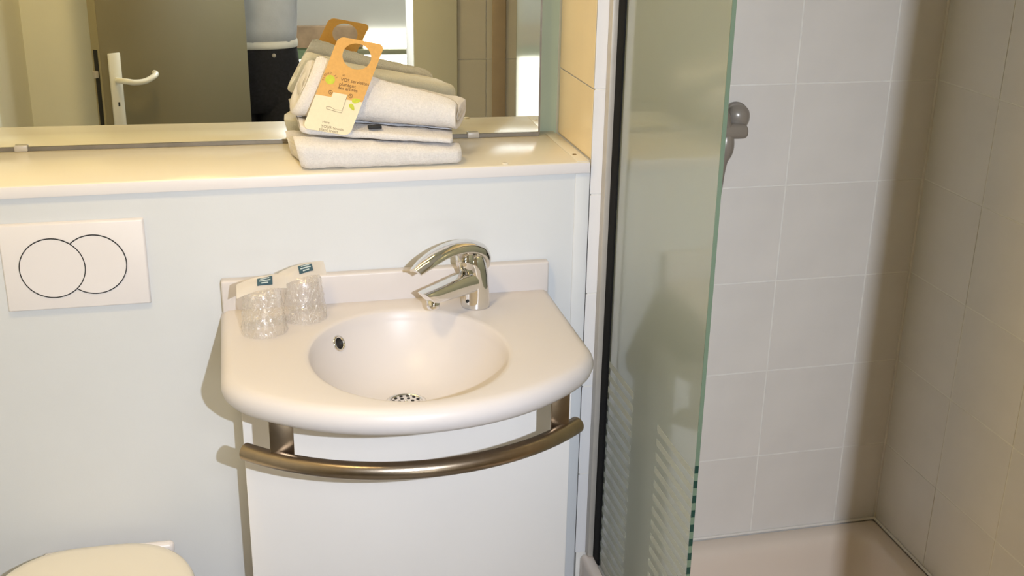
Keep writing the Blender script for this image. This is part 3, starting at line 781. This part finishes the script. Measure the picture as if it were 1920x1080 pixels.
# ------------------------------------------------------------------ door (seen in the mirror)
def door():
    t = thing('door_1', HINGE, 'olive grey door standing open, seen in the mirror', 'door', kind='structure')
    dd = (HINGE-LATCH); W = dd.length; dd.normalize(); nn = Vector((dd.y, -dd.x, 0))
    if nn.y < 0: nn = -nn            # towards the mirror side
    th = .04
    P = lambda u_, z, k=0: LATCH+dd*u_+Vector((0, 0, z))+nn*k
    def slab(name, u0, u1, z0, z1, k0, k1, mat, par, bev=.001):
        pts = [P(u0, z0, k0), P(u1, z0, k0), P(u1, z0, k1), P(u0, z0, k1)]
        bm = bmesh.new(); lo = [bm.verts.new(p) for p in pts]; hi = [bm.verts.new(p+Vector((0, 0, z1-z0))) for p in pts]
        bm.faces.new(lo[::-1]); bm.faces.new(hi)
        for i in range(4): bm.faces.new((lo[i], lo[(i+1) % 4], hi[(i+1) % 4], hi[i]))
        if bev: bmesh.ops.bevel(bm, geom=bm.edges[:], offset=bev, segments=2, profile=.5, affect='EDGES')
        return sharpen(from_bm(name, bm, mat, par, True), 40)
    leaf = slab('panel', 0, W, .012, 2.05, -th, 0, 'door_olive', t, .002)
    slab('edge_band', -.0015, -.0001, .014, 2.048, -th+.001, -.002, 'door_edge', t, 0)
    slab('lock_plate', -.003, -.0016, .80, 1.10, -.030, -.010, 'black_gap', t, .0004)
    slab('latch_bolt', -.016, -.0031, 1.012, 1.034, -.028, -.012, 'alu', t, .002)
    pu = .048
    hp = slab('handle_plate', pu-.023, pu+.023, .845, 1.087, .0002, .009, 'handle_cream', t, .003)
    path = spline([P(pu, 1.0, .009), P(pu, 1.0, .03), P(pu+.008, .999, .050), P(pu+.03, .994, .058), P(pu+.07, .994, .060), P(pu+.11, 1.004, .056), P(pu+.128, 1.01, .046), P(pu+.131, 1.012, .034)], 5)
    tube('lever', path, .0095, 'handle_cream', hp, 16, Vector((0, 0, 1)))
    slab('keyhole', pu-.004, pu+.003, .917, .930, .0092, .0098, 'black_gap', hp, 0)
    return t
door()

# ------------------------------------------------------------------ bedroom furniture (seen in the mirror) and an added fill lamp
def bedroom():
    t = thing('headboard', (-.35, BY, .3), 'wooden headboard with a green panel on the bedroom wall', 'headboard')
    box('wood_panel', -1.3, .395, BY+.001, BY+.05, .765, .885, 'wood', t, .004)
    box('green_panel', -1.3, .395, BY+.001, BY+.04, .70, .764, 'bed_green', t, .004)
    t = thing('wall_light', (.72, BY, .55), 'bright backlit white panel below and beside the headboard', 'wall light')
    box('light_panel', .40, 1.1, BY+.001, BY+.02, .70, .85, 'glow', t, .003)
    box('light_panel', -.30, 1.1, BY+.001, BY+.02, .30, .698, 'glow', t, .003)
    box('light_frame', -.30, 1.1, BY+.021, BY+.03, .28, .30, 'bed_wall', t, .003)
    tag(box('bedside_shelf', .36, 1.15, BY+.021, BY+.09, .728, .757, 'rail_green', None, .003), 'slim grey green shelf crossing the backlit panel', 'shelf')
    t = thing('bed', (-.6, BY+1, 0), 'low bed with pale linen in front of the headboard', 'bed')
    box('mattress', -1.3, -.25, BY+.06, -2.95, .22, .42, 'linen', t, .03, 3)
    box('base', -1.28, -.27, BY+.07, -2.97, .0, .215, 'wood', t, .005)
    t = thing('bedroom_fill', (.5, -3.2, 2.5), 'unseen round ceiling lamp added to brighten the bedroom', 'lamp')  # no such lamp in view, added to light the bedroom
    lathe('base', [(.17, -.03), (.175, 0)], (.5, -3.2, 2.5), 'plastic_white', t)
    lathe('diffuser', [(.01, -.09), (.08, -.085), (.14, -.06), (.165, -.03)], (.5, -3.2, 2.5), 'glow', t)
    area('bedroom_fill_light', (.5, -3.2, 2.39), (.5, -3.3, 0), BED_FILL_W, (1, .98, .95), .3, .3)
bedroom()

# ------------------------------------------------------------------ photographer (seen in the mirror)
def person():
    px, py = -.122, -2.235
    t = thing('person', (px, py, 0), 'person in grey shirt and dark trousers standing in the doorway, seen in the mirror', 'person')
    X = lambda x, y, z: Vector((px+x, py+y, z))
    camp, flp = CAM+Vector((0, -.055, -.03)), FLASH_POS+Vector((.0, -.06, -.05))
    v, e, r = [], [], []
    def add(p, rad, frm=None):
        v.append(p); r.append(rad)
        if frm is not None: e.append((frm, len(v)-1))
        return len(v)-1
    pel = add(X(0, 0, .95), .12); ab = add(X(0, 0, 1.10), .115, pel); ch = add(X(0, -.01, 1.28), .13, ab); ub = add(X(0, -.01, 1.40), .10, ch)
    nk = add(X(.0, .0, 1.49), .055, ub); hb = add(X(0.0, .02, 1.56), .070, nk); hm = add(X(.0, .02, 1.63), .082, hb); ht = add(X(.0, .0, 1.70), .072, hm); add(X(0, -.005, 1.735), .04, ht)
    for s, hand in ((-1, camp), (1, flp)):
        hip = add(X(.09*s, 0, .90), .095, pel); kn = add(X(.10*s, .015, .50), .06, hip); an = add(X(.105*s, -.01, .09), .042, kn)
        hl = add(X(.105*s, -.02, .05), .04, an); fo = add(X(.11*s, .10, .04), .038, hl); add(X(.115*s, .17, .03), .028, fo)
        shl = add(X(.165*s, -.01, 1.40), .06, ub); el = Vector((px+.27*s, py-.02, 1.20)); el = add(el, .044, shl)
        wr_ = hand+Vector((.02*s, -.03, -.05)); w_ = add(wr_, .028, el); pm = add(hand+Vector((.012*s, -.012, -.01)), .030, w_)
        for k in range(4):
            b0 = hand+Vector((.022*s-.0, -.002, .022-.017*k)); k1 = add(b0, .0095, pm)
            k2 = add(b0+Vector((-.004*s, .022, .002)), .009, k1); add(b0+Vector((-.024*s, .030-.002*k, .002)), .008, k2)
        th1 = add(hand+Vector((-.016*s, -.012, -.012)), .011, pm); add(hand+Vector((-.030*s, -.006, .014)), .009, th1)
    me = bpy.data.meshes.new('body'); me.from_pydata(v, e, []); body = link('body', me, 'skin', t)
    md = body.modifiers.new('skin', 'SKIN'); md.use_smooth_shade = True
    for i, rr in enumerate(r): me.skin_vertices[0].data[i].radius = (rr, rr)
    me.skin_vertices[0].data[0].use_root = True
    sb = body.modifiers.new('subdiv', 'SUBSURF'); sb.levels = 2; sb.render_levels = 2
    def loft(name, secs, mat, par=t, n=36, e_=2.3, wr=.004, seed=0):
        rings = []
        for x, y, z, a, b in secs:
            ring = []
            for k, (q, w_) in enumerate(superell(a, b, n, e_)):
                p = X(x+q, y+w_, z); d = wr*noise.noise(p*14+Vector((seed, 0, 0))); ring.append(p+Vector((q, w_, 0)).normalized()*d)
            rings.append(ring)
        return rings
    def joined(name, parts, mat):
        vs, fs = [], []
        for rings in parts:
            n = len(rings[0]); b = len(vs); vs += [p for r_ in rings for p in r_]
            for i in range(len(rings)-1):
                for j in range(n): a_ = b+i*n+j; c_ = b+i*n+(j+1) % n; fs.append((a_, c_, c_+n, a_+n))
            fs.append(tuple(range(b, b+n))[::-1]); fs.append(tuple(range(len(vs)-n, len(vs))))
        return mesh(name, vs, fs, mat, t, True)
    hips = loft('h', [(0, 0, .76, .150, .11), (0, 0, .80, .176, .125), (0, 0, .88, .178, .130), (0, 0, .96, .170, .125), (0, 0, 1.03, .160, .118)], '')
    legs = [loft('l', [(.105*s, -.01, .07, .062, .066), (.103*s, 0, .30, .070, .075), (.10*s, .015, .50, .078, .082), (.088*s, .005, .68, .092, .104), (.084*s, 0, .86, .090, .115)], '', seed=3*s) for s in (-1, 1)]
    tr = joined('trousers', [hips]+legs, 'denim')
    lathe('trouser_button', [(.008, 0), (.007, .003), (.002, .0035)], X(.075, .118, .985), 'alu', tr, 14, (0, 1, 0))
    joined('white_shirt_hem', [loft('b', [(0, 0, 1.008, .166, .124), (0, 0, 1.022, .168, .126), (0, 0, 1.036, .166, .124)], '', wr=.002)], 'belt_white')
    torso = loft('t', [(0, 0, 1.03, .164, .121), (0, 0, 1.08, .166, .124), (0, -.005, 1.20, .175, .130), (0, -.01, 1.32, .190, .128), (0, -.01, 1.40, .185, .110), (0, -.008, 1.45, .11, .08), (0, -.005, 1.48, .068, .066)], '', wr=.006, seed=7)
    sl = []
    for s in (-1, 1):
        path = spline([X(.15*s, -.01, 1.40), X(.205*s, -.012, 1.34), X(.25*s, -.018, 1.25)], 4)
        sl.append(frame_rings(path, lambda i: superell(.066-.001*i, .066-.001*i, 24), Vector((0, 1, 0))))
    joined('shirt', [torso]+sl, 'shirt')
    hr = []
    for k in range(9):
        f = k/8; z = 1.60+.155*f; rr = .093*math.sqrt(max(.02, 1-(f*.98)**2.4)); hr.append([X(rr*math.cos(2*PI*j/28), -.012+rr*1.05*math.sin(2*PI*j/28)-.02*(1-f)*(1 if math.sin(2*PI*j/28) > 0 else 0), z) for j in range(28)])
    rings_mesh('hair', hr, 'hair', t)
    for s in (-1, 1):
        bm = bmesh.new(); bmesh.ops.create_uvsphere(bm, u_segments=14, v_segments=8, radius=.0125, matrix=Matrix.Translation(X(.032*s, .094, 1.632))); ey = from_bm('eye', bm, 'eye_white', t, True)
        bm = bmesh.new(); bmesh.ops.create_uvsphere(bm, u_segments=12, v_segments=8, radius=.006, matrix=Matrix.Translation(X(.032*s, .104, 1.632))); from_bm('pupil', bm, 'black_plastic', ey, True)
        bm = bmesh.new(); bmesh.ops.create_uvsphere(bm, u_segments=14, v_segments=8, radius=.028, matrix=Matrix.Translation(X(.085*s, .01, 1.62)) @ Matrix.Diagonal((.4, .7, 1, 1))); from_bm('ear', bm, 'skin', t, True)
    tube('nose', [X(0, .094, 1.63), X(0, .108, 1.60), X(0, .112, 1.588), X(0, .098, 1.582)], [.008, .013, .014, .008], 'skin', t, 12, Vector((1, 0, 0)))
    tube('mouth', [X(-.024, .082, 1.552), X(0, .092, 1.55), X(.024, .082, 1.552)], [.003, .006, .003], 'skin', t, 10)
    for s in (-1, 1):
        tag_ = rings_mesh('shoe', [[X(.11*s+a, .05+b, z) for a, b in superell(w_, l_, 24, 2.4)] for z, w_, l_ in ((.002, .046, .135), (.03, .05, .14), (.06, .046, .12), (.085, .05, .075))], 'black_plastic', t)
    # camera and flash held in the hands
    c = CAM
    k = thing('compact_camera', c+Vector((0, -.07, -.03)), 'black compact camera held up by the person', 'camera')
    box('body', c.x-.05, c.x+.05, c.y-.048, c.y-.022, c.z-.032, c.z+.03, 'black_plastic', k, .006, 3)
    lathe('lens', [(.022, 0), (.022, .012), (.019, .014), (.017, .010), (.004, .009)], (c.x, c.y-.022, c.z), 'black_plastic', k, 30, (0, 1, 0))
    f_ = FLASH_POS
    k = thing('flash_unit', f_+Vector((0, -.03, -.04)), 'small black flash unit held beside the camera', 'flash unit')
    box('housing', f_.x-.03, f_.x+.03, f_.y-.06, f_.y-.012, f_.z-.07, f_.z+.02, 'black_plastic', k, .005, 3)
    box('flash_lens', f_.x-.024, f_.x+.024, f_.y-.0119, f_.y-.009, f_.z-.014, f_.z+.014, 'eye_white', k, .001)
person()
